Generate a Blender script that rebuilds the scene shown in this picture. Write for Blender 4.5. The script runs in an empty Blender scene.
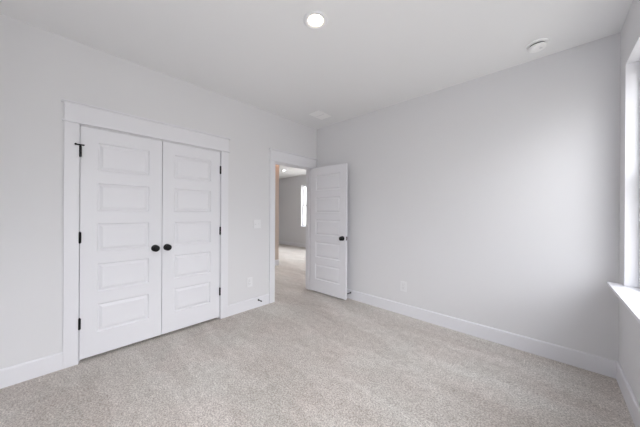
import bpy, bmesh, math
from mathutils import Matrix, Vector

S = bpy.context.scene
COL = S.collection
PI = math.pi

# ------------------------------------------------------------------ measured room
XL, YR, XW, YB, H = -2.931, 3.028, 0.401, -0.47, 2.74   # closet wall, blank wall, window wall, rear wall, ceiling
EYE = 1.296
T = 0.115                                                # interior wall thickness
TW = 0.135                                                # window wall thickness
LX0, LY0, LY1 = -9.6, 1.62, 6.35                         # loft beyond the doorway

# ------------------------------------------------------------------ camera
cd = bpy.data.cameras.new('camera')
cam = bpy.data.objects.new('camera', cd)
COL.objects.link(cam)
cd.sensor_width = 36.0
cd.lens = 244.36 / 640 * 36
cd.shift_y = -0.27 / 640
cd.clip_start = 0.02
cam.matrix_world = (Matrix.Translation((0, 0, EYE)) @ Matrix.Rotation(math.radians(43.229), 4, 'Z')
                    @ Matrix.Rotation(PI / 2, 4, 'X') @ Matrix.Rotation(math.radians(0.317), 4, 'Z'))
S.camera = cam

# ------------------------------------------------------------------ sky (bright overcast) and exposure
WORLD_STRENGTH = 16.0
w = bpy.data.worlds.new('overcast_sky')
S.world = w
w.use_nodes = True
nt = w.node_tree
bg = nt.nodes['Background']
tc = nt.nodes.new('ShaderNodeTexCoord')
sx = nt.nodes.new('ShaderNodeSeparateXYZ')
mp = nt.nodes.new('ShaderNodeMapRange')
mp.inputs['From Min'].default_value = -1
cr = nt.nodes.new('ShaderNodeValToRGB')
nt.links.new(tc.outputs['Generated'], sx.inputs[0])
nt.links.new(sx.outputs['Z'], mp.inputs['Value'])
nt.links.new(mp.outputs[0], cr.inputs[0])
nt.links.new(cr.outputs[0], bg.inputs['Color'])
e = cr.color_ramp.elements
# lawn below, horizon band darkened to dim level daylight, bright cloud above
e[0].position = 0.0; e[0].color = (0.27, 0.265, 0.25, 1)
e[1].position = 1.0; e[1].color = (0.88, 0.93, 1.0, 1)
for p_, c_ in ((0.49, (0.30, 0.295, 0.28)), (0.51, (0.34, 0.345, 0.345)), (0.58, (0.42, 0.43, 0.44)), (0.68, (0.97, 0.98, 1.0))):
    q_ = cr.color_ramp.elements.new(p_); q_.color = (*c_, 1)
bg.inputs['Strength'].default_value = WORLD_STRENGTH

vs = S.view_settings
S.display_settings.display_device = 'sRGB'
vs.view_transform = 'Standard'
vs.look = 'None'
vs.exposure = 0.04
vs.gamma = 1.0
vs.use_curve_mapping = False
S.cycles.max_bounces = 16
S.cycles.diffuse_bounces = 12
S.cycles.transparent_max_bounces = 16
S.cycles.use_denoising = True

def portal(name, loc, rot, sx_, sy_):
    l = bpy.data.lights.new(name, 'AREA')
    l.shape = 'RECTANGLE'; l.size = sx_; l.size_y = sy_
    l.cycles.is_portal = True
    o = bpy.data.objects.new(name, l)
    o.location = loc; o.rotation_euler = rot
    COL.objects.link(o)

# ------------------------------------------------------------------ materials
def mat(name, color, rough=0.5, metal=0.0, spec=0.5):
    m = bpy.data.materials.new(name)
    m.use_nodes = True
    b = m.node_tree.nodes['Principled BSDF']
    b.inputs['Base Color'].default_value = (*color, 1)
    b.inputs['Roughness'].default_value = rough
    b.inputs['Metallic'].default_value = metal
    b.inputs['Specular IOR Level'].default_value = spec
    return m

def painted(name, color, rough, scale, strength, spec=0.3):
    m = mat(name, color, rough, 0, spec)
    n = m.node_tree
    b = n.nodes['Principled BSDF']
    t = n.nodes.new('ShaderNodeTexCoord')
    no = n.nodes.new('ShaderNodeTexNoise')
    no.inputs['Scale'].default_value = scale
    no.inputs['Detail'].default_value = 3
    bp = n.nodes.new('ShaderNodeBump')
    bp.inputs['Strength'].default_value = strength
    bp.inputs['Distance'].default_value = 0.001
    n.links.new(t.outputs['Object'], no.inputs['Vector'])
    n.links.new(no.outputs['Fac'], bp.inputs['Height'])
    n.links.new(bp.outputs[0], b.inputs['Normal'])
    return m

M_WALL = painted('wall_paint_light_grey', (0.708, 0.708, 0.722), 0.75, 220, 0.12)
M_HALL = painted('hall_tan_lamp_wash', (0.60, 0.51, 0.45), 0.75, 220, 0.12)  # tan base colour instead of a wider warm lamp wash on the wall
M_CEIL = painted('ceiling_paint', (0.828, 0.832, 0.836), 0.9, 180, 0.12)
M_TRIM = painted('semi_gloss_white_paint', (0.752, 0.754, 0.785), 0.36, 90, 0.04)
M_PLASTIC = mat('white_plastic', (0.775, 0.78, 0.795), 0.4)
M_BLACK = mat('matte_black_metal', (0.006, 0.006, 0.007), 0.42, 0.0, 0.22)
M_BRIGHT = mat('bright_white_plastic', (0.93, 0.93, 0.93), 0.45)
M_DARK = mat('dark_slot', (0.05, 0.05, 0.055), 0.7)
M_DUCT = mat('pale_grey_duct', (0.36, 0.36, 0.37), 0.6)
M_VINYL = mat('white_vinyl', (0.80, 0.81, 0.82), 0.35)
M_RUBBER = mat('black_rubber', (0.02, 0.02, 0.02), 0.8)
M_STEEL = mat('brushed_steel', (0.35, 0.34, 0.33), 0.35, 1.0)

def emit(name, color, s):
    m = bpy.data.materials.new(name)
    m.use_nodes = True
    b = m.node_tree.nodes['Principled BSDF']
    b.inputs['Base Color'].default_value = (0.9, 0.9, 0.88, 1)
    b.inputs['Emission Color'].default_value = (*color, 1)
    b.inputs['Emission Strength'].default_value = s
    return m
M_LED = emit('lit_led_lens', (1.0, 0.82, 0.62), 26.0)
M_LED_LOFT = emit('lit_loft_led_lens', (1.0, 0.98, 0.95), 100.0)
M_LED_WARM = emit('added_warm_led_lens', (1.0, 0.46, 0.20), 70.0)

def glass():
    m = bpy.data.materials.new('window_glass')
    m.use_nodes = True
    n = m.node_tree
    n.nodes.remove(n.nodes['Principled BSDF'])
    out = n.nodes['Material Output']
    tr = n.nodes.new('ShaderNodeBsdfTransparent'); tr.inputs[0].default_value = (0.96, 0.96, 0.965, 1)
    gl = n.nodes.new('ShaderNodeBsdfGlossy'); gl.inputs['Roughness'].default_value = 0.02
    fr = n.nodes.new('ShaderNodeFresnel'); fr.inputs['IOR'].default_value = 1.45
    mx = n.nodes.new('ShaderNodeMixShader')
    # reflect on the entering face only: light passes a pane straight through, without internal reflection
    ge = n.nodes.new('ShaderNodeNewGeometry')
    mr = n.nodes.new('ShaderNodeMix')
    mr.inputs['B'].default_value = 0.0
    n.links.new(ge.outputs['Backfacing'], mr.inputs['Factor'])
    n.links.new(fr.outputs[0], mr.inputs['A'])
    n.links.new(mr.outputs[0], mx.inputs[0])
    n.links.new(tr.outputs[0], mx.inputs[1])
    n.links.new(gl.outputs[0], mx.inputs[2])
    n.links.new(mx.outputs[0], out.inputs['Surface'])
    return m
M_GLASS = glass()

def dimming_screen():
    m = bpy.data.materials.new('charcoal_dimming_screen')
    m.use_nodes = True
    n = m.node_tree
    b = n.nodes['Principled BSDF']
    b.inputs['Base Color'].default_value = (0.09, 0.09, 0.10, 1)
    b.inputs['Roughness'].default_value = 0.8
    tr = n.nodes.new('ShaderNodeBsdfTransparent')
    mx = n.nodes.new('ShaderNodeMixShader')
    mx.inputs[0].default_value = 0.55                     # share of daylight blocked, set to dim the first window
    n.links.new(tr.outputs[0], mx.inputs[1])
    n.links.new(b.outputs[0], mx.inputs[2])
    n.links.new(mx.outputs[0], n.nodes['Material Output'].inputs['Surface'])
    return m
M_SCREEN = dimming_screen()

def carpet():
    m = bpy.data.materials.new('greige_cut_pile_carpet')
    m.use_nodes = True
    n = m.node_tree
    b = n.nodes['Principled BSDF']
    b.inputs['Roughness'].default_value = 1.0
    b.inputs['Specular IOR Level'].default_value = 0.05
    b.inputs['Sheen Weight'].default_value = 0.15
    b.inputs['Sheen Roughness'].default_value = 0.6
    t = n.nodes.new('ShaderNodeTexCoord')

    def noise(scale, detail=2.0, rough=0.5, vec=None, dist=0.0):
        q = n.nodes.new('ShaderNodeTexNoise')
        q.inputs['Scale'].default_value = scale
        q.inputs['Detail'].default_value = detail
        q.inputs['Roughness'].default_value = rough
        q.inputs['Distortion'].default_value = dist
        n.links.new(vec if vec is not None else t.outputs['Object'], q.inputs['Vector'])
        return q.outputs['Fac']

    def ramp(fac, p0, c0, p1, c1):
        r = n.nodes.new('ShaderNodeValToRGB')
        r.color_ramp.elements[0].position = p0; r.color_ramp.elements[0].color = (*c0, 1)
        r.color_ramp.elements[1].position = p1; r.color_ramp.elements[1].color = (*c1, 1)
        n.links.new(fac, r.inputs[0])
        return r.outputs[0]

    def mul(a_, b_, f=1.0):
        x = n.nodes.new('ShaderNodeMix'); x.data_type = 'RGBA'; x.blend_type = 'MULTIPLY'
        x.inputs['Factor'].default_value = f
        n.links.new(a_, x.inputs['A']); n.links.new(b_, x.inputs['B'])
        return x.outputs['Result']

    base = ramp(noise(92, 6, 0.82), 0.41, (0.425, 0.398, 0.376), 0.59, (0.97, 0.94, 0.905))
    fine = ramp(noise(190, 3, 0.7), 0.36, (0.72, 0.715, 0.71), 0.60, (1.0, 1.0, 1.0))
    tint = ramp(noise(1.7, 2, 0.5, dist=0.4), 0.38, (1.0, 0.972, 0.952), 0.62, (0.98, 0.985, 0.965))
    # brushed swathes left by the vacuum: long streaks at two angles
    def swathes(ang, sc, seed, lo):
        mpn = n.nodes.new('ShaderNodeMapping')
        mpn.inputs['Location'].default_value = (seed, seed * .7, 0)
        mpn.inputs['Rotation'].default_value = (0, 0, ang)
        mpn.inputs['Scale'].default_value = sc
        n.links.new(t.outputs['Object'], mpn.inputs['Vector'])
        return ramp(noise(0.9, 2.0, 0.5, mpn.outputs[0], 0.5), 0.475, (lo, lo - .01, lo - .018), 0.525, (1.0, 1.0, 1.0))
    sw1 = swathes(0.38, (0.9, 3.4, 1), 0.0, 0.91)
    sw2 = swathes(-0.75, (0.8, 2.6, 1), 3.7, 0.94)
    scuff = ramp(noise(17, 6, 0.75), 0.36, (0.80, 0.785, 0.775), 0.60, (1.0, 1.0, 1.0))
    # last vacuum stroke along the blank wall: pile laid the other way beyond a wobbly edge
    sp = n.nodes.new('ShaderNodeSeparateXYZ')
    n.links.new(t.outputs['Object'], sp.inputs[0])
    wob = noise(5.0, 2.0)

    def math_(op, a_, b_):
        q = n.nodes.new('ShaderNodeMath'); q.operation = op
        for k_, v_ in ((0, a_), (1, b_)):
            if isinstance(v_, (int, float)): q.inputs[k_].default_value = v_
            else: n.links.new(v_, q.inputs[k_])
        return q.outputs[0]
    w_ = math_('MULTIPLY', wob, 0.10)
    e1 = math_('SUBTRACT', math_('ADD', sp.outputs['Y'], w_), 2.12)
    e2 = math_('SUBTRACT', math_('ADD', math_('ADD', math_('MULTIPLY', sp.outputs['X'], 0.5), math_('MULTIPLY', sp.outputs['Y'], 0.866)), w_), 1.10)
    stroke = ramp(math_('ADD', math_('MULTIPLY', math_('MINIMUM', e1, e2), 12.0), 0.5), 0.0, (0.935, 0.925, 0.918), 1.0, (1.0, 1.0, 1.0))
    c = mul(mul(mul(mul(mul(mul(base, fine), tint), sw1), sw2), scuff), stroke)
    n.links.new(c, b.inputs['Base Color'])
    bp = n.nodes.new('ShaderNodeBump')
    bp.inputs['Strength'].default_value = 0.55
    bp.inputs['Distance'].default_value = 0.005
    n.links.new(noise(130, 5, 0.8), bp.inputs['Height'])
    n.links.new(bp.outputs[0], b.inputs['Normal'])
    return m
M_CARPET = carpet()

# ------------------------------------------------------------------ mesh helpers
def obj(name, bm, material, parent=None, smooth=False):
    bmesh.ops.remove_doubles(bm, verts=bm.verts, dist=1e-6)
    bmesh.ops.recalc_face_normals(bm, faces=bm.faces)
    me = bpy.data.meshes.new(name)
    bm.to_mesh(me); bm.free()
    mats = material if isinstance(material, (list, tuple)) else [material]
    for q in mats: me.materials.append(q)
    if smooth:
        me.shade_smooth()
        try: me.set_sharp_from_angle(angle=math.radians(38))
        except Exception: pass
    o = bpy.data.objects.new(name, me)
    COL.objects.link(o)
    if parent: o.parent = parent
    return o

def empty(name, loc=(0, 0, 0), rz=0.0, parent=None):
    o = bpy.data.objects.new(name, None)
    o.empty_display_size = 0.05
    o.location = loc; o.rotation_euler = (0, 0, rz)
    COL.objects.link(o)
    if parent: o.parent = parent
    return o

def tag(o, label, cat=None, group=None, kind=None):
    o['label'] = label
    if cat: o['category'] = cat
    if group: o['group'] = group
    if kind: o['kind'] = kind
    return o

def box(bm, a_, b_, bev=0.0, seg=2):
    x0, y0, z0 = a_; x1, y1, z1 = b_
    r = bmesh.ops.create_cube(bm, size=1)
    vs_ = r['verts']
    for v in vs_:
        v.co = Vector(((x0 + x1) / 2 + v.co.x * (x1 - x0), (y0 + y1) / 2 + v.co.y * (y1 - y0), (z0 + z1) / 2 + v.co.z * (z1 - z0)))
    if bev:
        es = list({e_ for v in vs_ for e_ in v.link_edges})
        bmesh.ops.bevel(bm, geom=es, offset=bev, segments=seg, affect='EDGES', profile=0.5)

def boxes(lst, bev=0.0):
    bm = bmesh.new()
    for a_, b_ in lst: box(bm, a_, b_, bev)
    return bm

def lathe(profile, seg=40, mtx=None):
    """profile (r, z) pairs revolved about Z"""
    bm = bmesh.new()
    rings = []
    for r, z in profile:
        if r < 1e-7:
            rings.append([bm.verts.new((0, 0, z))])
        else:
            rings.append([bm.verts.new((r * math.cos(2 * PI * k / seg), r * math.sin(2 * PI * k / seg), z)) for k in range(seg)])
    for A, B in zip(rings, rings[1:]):
        if len(A) == 1 and len(B) == 1: continue
        for k in range(seg):
            k2 = (k + 1) % seg
            if len(A) == 1: bm.faces.new((A[0], B[k], B[k2]))
            elif len(B) == 1: bm.faces.new((A[k], A[k2], B[0]))
            else: bm.faces.new((A[k], A[k2], B[k2], B[k]))
    if mtx is not None: bm.transform(mtx)
    return bm

def extrude_profile(pts, p0, p1, out, end_caps=True):
    """sweep a profile of (offset along out, z) straight from p0 to p1"""
    bm = bmesh.new()
    p0 = Vector(p0); p1 = Vector(p1); out = Vector(out)
    A = [bm.verts.new(p0 + out * a_ + Vector((0, 0, z))) for a_, z in pts]
    B = [bm.verts.new(p1 + out * a_ + Vector((0, 0, z))) for a_, z in pts]
    n_ = len(pts)
    for k in range(n_):
        k2 = (k + 1) % n_
        bm.faces.new((A[k], A[k2], B[k2], B[k]))
    if end_caps:
        bm.faces.new(A); bm.faces.new(list(reversed(B)))
    return bm

# ------------------------------------------------------------------ room shell
fl = obj('floor', boxes([((LX0 - .2, -0.6, -0.1), (XW + TW, LY1 + .2, 0.0))]), M_CARPET)
tag(fl, 'light greige cut-pile carpet covering the bedroom and the loft beyond', 'carpet', kind='structure')
ce = obj('ceiling', boxes([((LX0 - .2, -0.6, H), (XW + TW, LY1 + .2, H + 0.1))]), M_CEIL)
tag(ce, 'flat white painted ceiling above the bedroom and loft', 'ceiling', kind='structure')

CO0, CO1, COZ = 0.110, 1.343, 2.040        # closet opening
DO0, DO1, DOZ = 2.148, 2.903, 2.040        # bedroom doorway
xa, xb = XL - T, XL
wl = obj('wall_left', boxes([
    ((xa, YB - .13, 0), (xb, CO0, H)), ((xa, CO0, COZ), (xb, CO1, H)), ((xa, CO1, 0), (xb, DO0, H)),
    ((xa, DO0, DOZ), (xb, DO1, H)), ((xa, DO1, 0), (xb, LY1, H))]), M_WALL)
tag(wl, 'light grey wall holding the closet and the bedroom doorway', 'wall', kind='structure')
wr = obj('wall_right', boxes([((XL, YR, 0), (XW, YR + T, H))]), M_WALL)
tag(wr, 'blank light grey wall to the right of the open door', 'wall', kind='structure')
WY1, WY0, WZ0, WZ1 = 2.84, 1.84, 0.775, 2.405
VY1, VY0 = 1.00, -0.30                      # second window added beside the viewpoint for more daylight
ww = obj('wall_window', boxes([
    ((XW, YB - .13, 0), (XW + TW, VY0, H)), ((XW, VY1, 0), (XW + TW, WY0, H)), ((XW, WY1, 0), (XW + TW, YR + T, H)),
    ((XW, WY0, 0), (XW + TW, WY1, WZ0 - .022)), ((XW, WY0, WZ1), (XW + TW, WY1, H)),
    ((XW, VY0, 0), (XW + TW, VY1, WZ0 - .022)), ((XW, VY0, WZ1), (XW + TW, VY1, H))]), M_WALL)
tag(ww, 'light grey wall at the right edge around the window', 'wall', kind='structure')
wb = obj('wall_rear', boxes([((XL, YB - .13, 0), (XW, YB, H))]), M_WALL)
tag(wb, 'light grey wall behind the viewpoint', 'wall', kind='structure')

# closet interior behind the double doors
cl = obj('wall_closet', boxes([
    ((xa - .65, -.12, 0), (xa - .60, 1.57, H)), ((xa - .60, -.12, 0), (xa, -.07, H)), ((xa - .60, 1.52, 0), (xa, 1.57, H))]), M_WALL)
tag(cl, 'inside walls of the closet behind the double doors', 'wall', kind='structure')
# loft shell seen through the doorway
F0, F1, FZ0, FZ1 = -6.965, -6.065, 0.80, 2.375
GZ0, GZ1 = 0.80, 2.375
G0, G1 = -5.7, -4.0  # second loft window, unseen, added to light the loft
lw = obj('wall_loft', boxes([
    ((LX0, LY1, 0), (F0, LY1 + TW, H)), ((F1, LY1, 0), (G0, LY1 + TW, H)), ((G1, LY1, 0), (XL, LY1 + TW, H)),
    ((F0, LY1, 0), (F1, LY1 + TW, FZ0 - .022)), ((F0, LY1, FZ1), (F1, LY1 + TW, H)),
    ((G0, LY1, 0), (G1, LY1 + TW, GZ0 - .022)), ((G0, LY1, GZ1), (G1, LY1 + TW, H)),
    ((LX0 - .12, LY0 - .1, 0), (LX0, LY1 + TW, H)), ((LX0, LY0 - .1, 0), (xa, LY0, H))]), M_WALL)
tag(lw, 'greige loft wall with a window seen through the doorway', 'wall', kind='structure')
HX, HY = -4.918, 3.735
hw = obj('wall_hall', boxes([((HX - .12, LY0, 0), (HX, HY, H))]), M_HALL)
tag(hw, 'hall wall end, warm lamp wash put into its tan colour, seen along the left side of the doorway', 'wall', kind='structure')

# ------------------------------------------------------------------ baseboards
BH, BT = 0.138, 0.014
BP = [(0, 0), (BT, 0), (BT, BH - .010), (BT - .003, BH - .004), (BT - .007, BH), (0, BH)]
def baseboard(name, p0, p1, out, label):
    o = obj(name, extrude_profile(BP, p0, p1, out), M_TRIM)
    return tag(o, label, 'baseboard', kind='structure')
CA = 0.090                                  # casing width
baseboard('baseboard_left', (XL, YB, 0), (XL, CO0 - CA + .002, 0), (1, 0, 0), 'white baseboard left of the closet casing')
baseboard('baseboard_left', (XL, CO1 + CA - .002, 0), (XL, DO0 - CA - .004, 0), (1, 0, 0), 'white baseboard between the closet and the bedroom doorway')
baseboard('baseboard_left', (XL, DO1 + CA + .005, 0), (XL, YR - BT, 0), (1, 0, 0), 'short white baseboard in the corner behind the open door')
baseboard('baseboard_right', (XL, YR, 0), (XW, YR, 0), (0, -1, 0), 'long white baseboard along the blank right wall')
baseboard('baseboard_window', (XW, YB, 0), (XW, YR - BT, 0), (-1, 0, 0), 'white baseboard below the window at the right edge')
baseboard('baseboard_rear', (XL + BT, YB, 0), (XW - BT, YB, 0), (0, 1, 0), 'white baseboard on the wall behind the viewpoint')
baseboard('baseboard_loft', (LX0, LY1, 0), (XL - T, LY1, 0), (0, -1, 0), 'white baseboard on the far loft wall beyond the doorway')
baseboard('baseboard_hall', (HX, LY0, 0), (HX, HY, 0), (1, 0, 0), 'white baseboard on the hall wall end beyond the doorway')

# ------------------------------------------------------------------ door casings
CT = 0.017
def casing(name, y0, y1, z, label, jamb_stop_x):
    """y0..y1 is the opening in the wall; built on the room face of the left wall"""
    r = empty(name, (XL, (y0 + y1) / 2, 0))
    tag(r, label, 'door trim', kind='structure')
    f = lambda y: y - (y0 + y1) / 2
    rv = 0.005
    jt = 0.003
    for s, yi in ((-1, y0), (1, y1)):
        a_ = f(yi) + s * rv * 0 ; b_ = f(yi) + s * CA
        obj('side_casing', boxes([((0, min(a_, b_), 0), (CT, max(a_, b_), z + .006))], 0.002), M_TRIM, r)
    lo, hi = f(y0) - CA, f(y1) + CA
    obj('head_bead', boxes([((0, lo - .013, z + .006), (CT + .010, hi + .013, z + .022))], 0.004), M_TRIM, r)
    obj('head_board', boxes([((0, lo, z + .022), (CT + .003, hi, z + .162))], 0.002), M_TRIM, r)
    bm = extrude_profile([(0, 0), (CT + .008, 0), (CT + .012, .006), (CT + .022, .012), (CT + .022, .020), (0, .020)],
                         (0, lo - .016, z + .160), (0, hi + .016, z + .160), (1, 0, 0))
    obj('head_cap', bm, M_TRIM, r)
    bm = boxes([((-T - .001, f(y0), 0), (0.001, f(y0) + jt, z)), ((-T - .001, f(y1) - jt, 0), (0.001, f(y1), z)),
                ((-T - .001, f(y0), z - jt), (0.001, f(y1), z))])
    js = jamb_stop_x
    box(bm, (js - .035, f(y0), 0), (js, f(y0) + .013, z)); box(bm, (js - .035, f(y1) - .013, 0), (js, f(y1), z))
    box(bm, (js - .035, f(y0), z - .013), (js, f(y1), z))
    obj('door_jamb', bm, M_TRIM, r)
    return r
casing('trim_1', CO0, CO1, COZ, 'wide white casing with capped header around the closet double doors', -.040)
casing('trim_2', DO0, DO1, DOZ, 'white casing with capped header around the open bedroom doorway', -.040)
# hall-side casing of the doorway
r = empty('trim_3', (xa, (DO0 + DO1) / 2, 0), 0)
tag(r, 'white casing on the hall side of the bedroom doorway', 'door trim', kind='structure')
hwid = (DO1 - DO0) / 2
for s in (-1, 1):
    obj('side_casing', boxes([((-CT, min(s * hwid, s * (hwid + CA)), 0), (0, max(s * hwid, s * (hwid + CA)), DOZ + .006))], .002), M_TRIM, r)
obj('head_board', boxes([((-CT, -hwid - CA, DOZ + .006), (0, hwid + CA, DOZ + .16))], .002), M_TRIM, r)

# ------------------------------------------------------------------ five-panel doors
DZ0, DH, DT = 0.027, 2.007, 0.035
PAN = [(1.912 - DZ0 - k * .3587 - .250, 1.912 - DZ0 - k * .3587) for k in range(5)]
RINGS = [(0.0, 0.0), (.003, .0055), (.008, .0100), (.015, .0105), (.034, .0030), (.037, .0018)]
def door_slab_bm(wd, y_front=0.0, stile=.110):
    bm = bmesh.new()
    zs = [0.0] + [z for p in sorted(PAN) for z in p] + [DH]
    xs = [0, stile, wd - stile, wd]
    for side in (0, 1):
        yy = lambda d: y_front + (d if side == 0 else DT - d)
        for i in range(3):
            for j in range(len(zs) - 1):
                x0, x1, z0, z1 = xs[i], xs[i + 1], zs[j], zs[j + 1]
                if i == 1 and j % 2 == 1:
                    prev = None
                    for ins, d in RINGS:
                        q = [bm.verts.new((x0 + ins, yy(d), z0 + ins)), bm.verts.new((x1 - ins, yy(d), z0 + ins)),
                             bm.verts.new((x1 - ins, yy(d), z1 - ins)), bm.verts.new((x0 + ins, yy(d), z1 - ins))]
                        if prev:
                            for k in range(4): bm.faces.new((prev[k], prev[(k + 1) % 4], q[(k + 1) % 4], q[k]))
                        prev = q
                    bm.faces.new(prev)
                else:
                    bm.faces.new([bm.verts.new((x0, yy(0), z0)), bm.verts.new((x1, yy(0), z0)), bm.verts.new((x1, yy(0), z1)), bm.verts.new((x0, yy(0), z1))])
    ya, yb = y_front, y_front + DT
    for i in range(3):
        for z in (0, DH):
            bm.faces.new([bm.verts.new(c) for c in ((xs[i], ya, z), (xs[i + 1], ya, z), (xs[i + 1], yb, z), (xs[i], yb, z))])
    for j in range(len(zs) - 1):
        for x in (0, wd):
            bm.faces.new([bm.verts.new(c) for c in ((x, ya, zs[j]), (x, yb, zs[j]), (x, yb, zs[j + 1]), (x, ya, zs[j + 1]))])
    return bm

KNOB = [(0, 0.060), (.013, .0595), (.023, .057), (.0300, .051), (.0325, .044), (.0300, .036), (.023, .030), (.0135, .026), (.0115, .020), (.0115, .007), (0, .007)]
ROSE = [(0, .0095), (.016, .0095), (.025, .0085), (.033, .006), (.0345, .003), (.0345, 0.0), (0, 0)]
def add_knob(parent, x, y, z, sign):
    """knob pointing to local -Y (sign -1) or +Y (sign 1)"""
    m = Matrix.Translation((x, y, z)) @ Matrix.Rotation(PI / 2 if sign < 0 else -PI / 2, 4, 'X')
    k = obj('door_knob', lathe(KNOB, 40, m), M_BLACK, parent, True)
    k['label'] = 'round black knob'
    obj('rosette', lathe(ROSE, 40, m), M_BLACK, k, True)
    return k

def add_hinge(parent, x, y, z, lx, pin_stop=False):
    """barrel at local x,y ; lx = direction of the door leaf along local x"""
    bm = bmesh.new()
    for k in range(5):
        z0 = z - .045 + k * .018
        b2 = lathe([(0, z0), (.0092, z0), (.0100, z0 + .0008), (.0100, z0 + .0168), (.0092, z0 + .0176), (0, z0 + .0176)], 16, Matrix.Translation((x, y, 0)))
        me = bpy.data.meshes.new('t'); b2.to_mesh(me); b2.free(); bm.from_mesh(me); bpy.data.meshes.remove(me)
    b2 = lathe([(0, z + .052), (.003, z + .0515), (.0055, z + .048), (.0055, z - .048), (.003, z - .0515), (0, z - .052)], 16, Matrix.Translation((x, y, 0)))
    me = bpy.data.meshes.new('t'); b2.to_mesh(me); b2.free(); bm.from_mesh(me); bpy.data.meshes.remove(me)
    h = obj('hinge', bm, M_BLACK, parent, True)
    h['label'] = 'black butt hinge barrel'
    obj('hinge_leaf', boxes([((x - .0010, y, z - .044), (x + .0010, y + .030, z + .044))]), M_BLACK, h)
    if pin_stop:
        b3 = boxes([((x - .030, y - .018, z + .046), (x + .024, y - .008, z + .057)), ((x - .007, y - .010, z + .046), (x + .007, y + .006, z + .057))], .002)
        for sx_, rr, ln in ((-1, .0080, .014), (1, .0055, .008)):
            b2 = lathe([(0, 0), (rr, 0), (rr, ln), (rr * .6, ln + .002), (0, ln + .002)], 16,
                       Matrix.Translation((x + (-.028 if sx_ < 0 else .021), y - .014, z + .0515)) @ Matrix.Rotation(PI / 2, 4, 'X'))
            me = bpy.data.meshes.new('t'); b2.to_mesh(me); b2.free(); b3.from_mesh(me); bpy.data.meshes.remove(me)
        s_ = obj('hinge_pin_stop', b3, M_BLACK, h, True)
        s_['label'] = 'small black door stop on the hinge pin'
    return h

HZ = [1.815 - DZ0, 1.076 - DZ0, .338 - DZ0]
CW = .6060
# left leaf of the closet, hinged at its left side
d1 = empty('door_1', (XL, 0.1175, DZ0), PI / 2)
tag(d1, 'left white five-panel closet door with black knob near its right edge', 'door', 'closet double doors', 'structure')
obj('door_slab', door_slab_bm(CW), M_TRIM, d1)
add_knob(d1, CW - .058, 0, .931 - DZ0, -1)
for k, z in enumerate(HZ): add_hinge(d1, -.0015, -.0105, z, 1, k == 0)
# right leaf, hinged at its right side
d2 = empty('door_2', (XL, 0.7285, DZ0), PI / 2)
tag(d2, 'right white five-panel closet door with black knob near its left edge', 'door', 'closet double doors', 'structure')
obj('door_slab', door_slab_bm(CW), M_TRIM, d2)
add_knob(d2, .044, 0, .931 - DZ0, -1)
for z in HZ: add_hinge(d2, CW + .002, -.0105, z, -1)
# the bedroom door, swung open towards the blank wall; origin on the hinge pin
BW = .712
d3 = empty('door_3', (XL + .037, 2.903, DZ0), math.radians(1.8))
tag(d3, 'open white five-panel bedroom door standing near the blank right wall', 'door', None, 'structure')
sl = obj('door_slab', door_slab_bm(BW, -.053), M_TRIM, d3)
sl.location = (.004, 0, 0)
add_knob(d3, .004 + BW - .060, -.053, .925 - DZ0, -1)
add_knob(d3, .004 + BW - .060, -.018, .925 - DZ0, 1)
lp = obj('latch_plate', boxes([((.004 + BW, -.048, .925 - DZ0 - .028), (.004 + BW + .0015, -.023, .925 - DZ0 + .028))], .0005), M_BLACK, d3)
lp['label'] = 'black latch plate on the door edge'
bm = bmesh.new()
box(bm, (.004 + BW + .0015, -.042, .925 - DZ0 - .008), (.004 + BW + .011, -.029, .925 - DZ0 + .008), .002)
obj('latch_bolt', bm, M_STEEL, lp)
for z in HZ: add_hinge(d3, 0, 0, z, 1)

# ------------------------------------------------------------------ windows
def window(name, loc, rz, wd, ht, label, group=None, mull=0):
    r = empty(name, loc, rz)
    tag(r, label, 'window', group, 'structure')
    L = 0.006
    y0, y1 = .066, .128
    # painted liner boards on the reveal
    obj('jamb_liner', boxes([((0, .0, 0), (L, TW, ht)), ((wd - L, .0, 0), (wd, TW, ht)), ((L, .0, ht - L), (wd - L, TW, ht))]), M_TRIM, r)
    F = .026
    obj('window_frame', boxes([((L, y0, 0), (L + F, y1, ht - L)), ((wd - L - F, y0, 0), (wd - L, y1, ht - L)),
                               ((L + F, y0, 0), (wd - L - F, y1, F)), ((L + F, y0, ht - L - F), (wd - L - F, y1, ht - L))], .003), M_VINYL, r)
    xA, xB = L + F, wd - L - F
    mid = ht / 2
    for nm, za, zb, ya in (('lower_sash', F, mid + .02, y0 + .012), ('upper_sash', mid - .02, ht - L - F, y0 + .034)):
        s = .030
        sh = obj(nm, boxes([((xA, ya, za), (xA + s, ya + .026, zb)), ((xB - s, ya, za), (xB, ya + .026, zb)),
                            ((xA + s, ya, za), (xB - s, ya + .026, za + s)), ((xA + s, ya, zb - s), (xB - s, ya + .026, zb))], .002), M_VINYL, r)
        obj('window_pane', boxes([((xA + s, ya + .010, za + s), (xB - s, ya + .014, zb - s))]), M_GLASS, sh)
    return r

def stool(parent, x0, x1, proj, horn, th=.022):
    bm = bmesh.new()
    box(bm, (x0 - horn, -proj, -th), (x1 + horn, 0.0, 0), .004, 3)
    box(bm, (x0 + .001, -.006, -th), (x1 - .001, TW - .01, -.0005))
    return obj('window_sill', bm, M_TRIM, parent)

w1 = window('window_1', (XW, WY1, WZ0), -PI / 2, WY1 - WY0, WZ1 - WZ0, 'bright bedroom window with deep white sill at the right edge')
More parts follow.
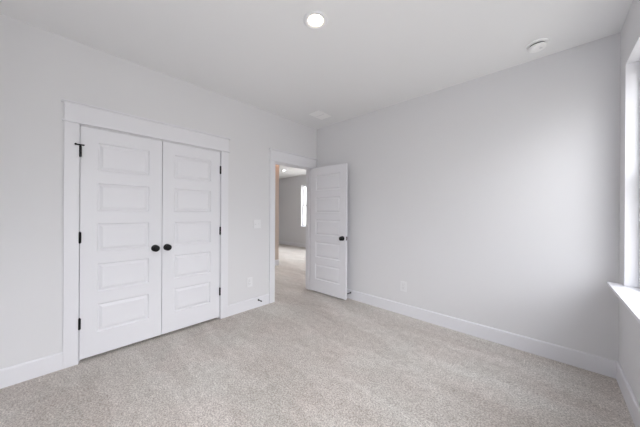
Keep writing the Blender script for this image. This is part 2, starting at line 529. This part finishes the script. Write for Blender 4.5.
# added unseen screen in a slim frame, dims daylight through the first window
ww_, hh_ = WY1 - WY0, WZ1 - WZ0
sf = obj('screen_frame', boxes([((.006, .1285, .002), (.024, .134, hh_ - .006)), ((ww_ - .024, .1285, .002), (ww_ - .006, .134, hh_ - .006)),
                                ((.024, .1285, .002), (ww_ - .024, .134, .020)), ((.024, .1285, hh_ - .024), (ww_ - .024, .134, hh_ - .006))]), M_VINYL, w1)
bm = bmesh.new()
bm.faces.new([bm.verts.new(c_) for c_ in ((.024, .131, .02), (ww_ - .024, .131, .02), (ww_ - .024, .131, hh_ - .024), (.024, .131, hh_ - .024))])
obj('dimming_screen', bm, M_SCREEN, sf)
stool(w1, 0, WY1 - WY0, .074, .082)
w2 = window('window_2_added', (XW, VY1, WZ0), -PI / 2, VY1 - VY0, WZ1 - WZ0, 'unseen bedroom window added right of the viewpoint for more daylight')
stool(w2, 0, VY1 - VY0, .074, .082)
w3 = window('window_3', (F0, LY1, FZ0), 0, F1 - F0, FZ1 - FZ0, 'narrow bright loft window seen through the doorway')
stool(w3, 0, F1 - F0, .05, .05)
w4 = window('window_4_added', (G0, LY1, GZ0), 0, G1 - G0, GZ1 - GZ0, 'unseen wide loft window added behind the bedroom door jamb for daylight')
stool(w4, 0, G1 - G0, .05, .05)
for q0, q1 in ((WY0, WY1), (VY0, VY1)):
    portal('daylight_portal_bedroom', (XW + TW + .01, (q0 + q1) / 2, (WZ0 + WZ1) / 2), (0, PI / 2, 0), WZ1 - WZ0, WY1 - WY0)
portal('daylight_portal_loft', ((F0 + G1) / 2, LY1 + TW + .01, (GZ0 + GZ1) / 2), (-PI / 2, 0, 0), G1 - F0, GZ1 - GZ0)

# ------------------------------------------------------------------ ceiling fittings
def downlight(name, x, y, label, lens=M_LED, group=None, size=1.0):
    t = empty(name, (x, y, H))
    t.scale = (size, size, 1)
    tag(t, label, 'ceiling light', group)
    obj('trim_ring', lathe([(.093, 0), (.0925, -.003), (.089, -.0065), (.083, -.0085), (.075, -.0095), (.070, -.0090), (.054, -.0012), (.054, 0)], 56), M_PLASTIC, t, True)
    obj('light_lens', lathe([(0, -.0022), (.040, -.0022), (.0539, -.0018), (.0539, -.0006), (0, -.0006)], 56), lens, t, True)
    return t
downlight('ceiling_light', -1.283, 1.306, 'lit round recessed light in the bedroom ceiling')
downlight('ceiling_light', -6.56, 5.19, 'small lit recessed light in the loft ceiling beyond the doorway', M_LED_LOFT, size=.75)
downlight('ceiling_light', -5.0, 5.0, 'unseen recessed light added in the loft ceiling behind the open door', M_LED_LOFT)  # added lamp out of view, brightens the loft
downlight('ceiling_light', -4.79, 3.56, 'unseen warm recessed light added in the hall ceiling left of the doorway', M_LED_WARM)  # added lamp out of view, warms the upper hall wall

t = empty('smoke_detector', (-.082, 2.768, H))
tag(t, 'round white smoke detector on the ceiling near the window corner', 'smoke detector')
obj('mounting_base', lathe([(0, 0), (.073, 0), (.073, -.007), (.071, -.011), (.064, -.012), (0, -.012)], 48), M_BRIGHT, t, True)
obj('vent_gap', lathe([(.052, -.012), (.052, -.025), (0, -.025)], 48), M_DARK, t, True)
obj('cover', lathe([(.060, -.023), (.0625, -.025), (.061, -.032), (.054, -.040), (.040, -.043), (.039, -.0415), (.030, -.0415), (.029, -.043), (.012, -.044), (.0, -.044)], 48), M_BRIGHT, t, True)
obj('test_button', lathe([(.011, -.0435), (.011, -.0465), (.009, -.0475), (0, -.0475)], 24, Matrix.Translation((.022, -.006, 0))), M_PLASTIC, t, True)

vx0, vx1, vy0, vy1 = -2.563, -2.36, 2.475, 2.75
vx, vy = (vx0 + vx1) / 2, (vy0 + vy1) / 2
t = empty('ceiling_vent', (vx, vy, H))
tag(t, 'white rectangular air vent on the ceiling near the far corner', 'vent')
hx, hy = (vx1 - vx0) / 2, (vy1 - vy0) / 2
fw = .026
bm = boxes([((-hx, -hy, -.008), (-hx + fw, hy, 0)), ((hx - fw, -hy, -.008), (hx, hy, 0)),
            ((-hx + fw, -hy, -.008), (hx - fw, -hy + fw, 0)), ((-hx + fw, hy - fw, -.008), (hx - fw, hy, 0))], .002)
obj('vent_frame', bm, M_BRIGHT, t)
obj('vent_backing', boxes([((-hx + fw, -hy + fw, -.0015), (hx - fw, hy - fw, -.0005))]), M_DUCT, t)
obj('center_bar', boxes([((-hx + fw, -.006, -.0085), (hx - fw, .006, -.002))], .001), M_PLASTIC, t)
n_l = 9
for k in range(n_l):
    xx = -hx + fw + (k + .5) * (2 * hx - 2 * fw) / n_l
    bm = bmesh.new()
    box(bm, (-.0092, -hy + fw, -.0007), (.0092, hy - fw, .0007))
    bm.transform(Matrix.Translation((xx, 0, -.0055)) @ Matrix.Rotation(-.20, 4, 'Y'))
    obj('louver', bm, M_BRIGHT, t)

# ------------------------------------------------------------------ wall plates
def outlet(name, loc, rz, label, group):
    """local -Y faces the room"""
    t = empty(name, loc, rz)
    tag(t, label, 'outlet', group)
    obj('cover_plate', boxes([((-.040, -.0062, -.064), (.040, 0, .064))], .003), M_PLASTIC, t)
    obj('plate_gap', boxes([((-.0178, -.0064, -.0345), (.0178, -.004, .0345))]), M_DUCT, t)
    rc = obj('receptacle', boxes([((-.0166, -.0078, -.0333), (.0166, -.004, .0333))], .001), M_PLASTIC, t)
    for s in (-1, 1):
        obj('slot', boxes([((-.0075, -.0081, s * .017 - .002), (-.0055, -.0070, s * .017 + .007)),
                           ((.0055, -.0081, s * .017 - .001), (.0075, -.0070, s * .017 + .006)),
                           ((-.002, -.0081, s * .017 - .0095), (.002, -.0070, s * .017 - .0055))]), M_DARK, rc)
    for z in (-.048, .048):
        obj('screw', lathe([(0, .0075), (.003, .0070), (.003, .0050)], 12, Matrix.Translation((0, 0, z)) @ Matrix.Rotation(PI / 2, 4, 'X')), M_PLASTIC, t)
    return t
outlet('wall_outlet', (XL, 1.745, .365), PI / 2, 'white duplex outlet between the closet and the bedroom doorway', 'duplex outlets')
outlet('wall_outlet', (-1.365, YR, .362), 0, 'white duplex outlet low on the blank right wall', 'duplex outlets')

t = empty('light_switch', (XL, 1.856, 1.143), PI / 2)
tag(t, 'white double light switch on the wall between closet and doorway', 'light switch')
obj('cover_plate', boxes([((-.058, -.006, -.059), (.058, 0, .059))], .0025), M_PLASTIC, t)
for s in (-1, 1):
    bm = boxes([((s * .023 - .0055, -.0072, -.0125), (s * .023 + .0055, -.005, .0125))], .0008)
    sw = obj('toggle_collar', bm, M_PLASTIC, t)
    bm = bmesh.new()
    box(bm, (-.004, -.013, -.005), (.004, 0, .005), .0015)
    bm.transform(Matrix.Translation((s * .023, -.0055, 0)) @ Matrix.Rotation(-.45 * s, 4, 'X'))
    obj('toggle', bm, M_PLASTIC, sw)
    for z in (-.030, .030):
        obj('screw', lathe([(0, .0075), (.003, .0070), (.003, .0050)], 12, Matrix.Translation((s * .023, 0, z)) @ Matrix.Rotation(PI / 2, 4, 'X')), M_PLASTIC, t)

# ------------------------------------------------------------------ spring door stops on the baseboards
def doorstop(loc, rz, label):
    """local -Y points away from the baseboard"""
    t = empty('door_stop', loc, rz)
    tag(t, label, 'door stop', 'black spring door stops')
    R = Matrix.Rotation(PI / 2, 4, 'X')
    obj('base', lathe([(0, 0), (.0125, 0), (.0125, .003), (.010, .007), (.0065, .010), (0, .010)], 24, R), M_BLACK, t, True)
    bm = bmesh.new()
    turns, n_, rr, wr_ = 14, 14 * 14, .0052, .0011
    prev = None
    for i in range(n_ + 1):
        f_ = i / n_
        an = 2 * PI * turns * f_
        ct = Vector((rr * math.cos(an), -(.009 + .052 * f_), rr * math.sin(an)))
        rad = Vector((math.cos(an), 0, math.sin(an)))
        ring = [bm.verts.new(ct + rad * (wr_ * math.cos(b_)) + Vector((0, 1, 0)) * (wr_ * math.sin(b_))) for b_ in (k * PI / 3 for k in range(6))]
        if prev:
            for k in range(6): bm.faces.new((prev[k], prev[(k + 1) % 6], ring[(k + 1) % 6], ring[k]))
        prev = ring
    obj('spring', bm, M_BLACK, t, True)
    obj('rubber_tip', lathe([(0, .058), (.0075, .058), (.0085, .061), (.0085, .072), (.0065, .076), (0, .077)], 24, R), M_RUBBER, t, True)
    return t
doorstop((XL + BT, 1.876, .098), PI / 2, 'black spring door stop on the baseboard left of the bedroom doorway')
doorstop((-2.190, YR - BT, .097), 0, 'black spring door stop on the baseboard behind the open door')
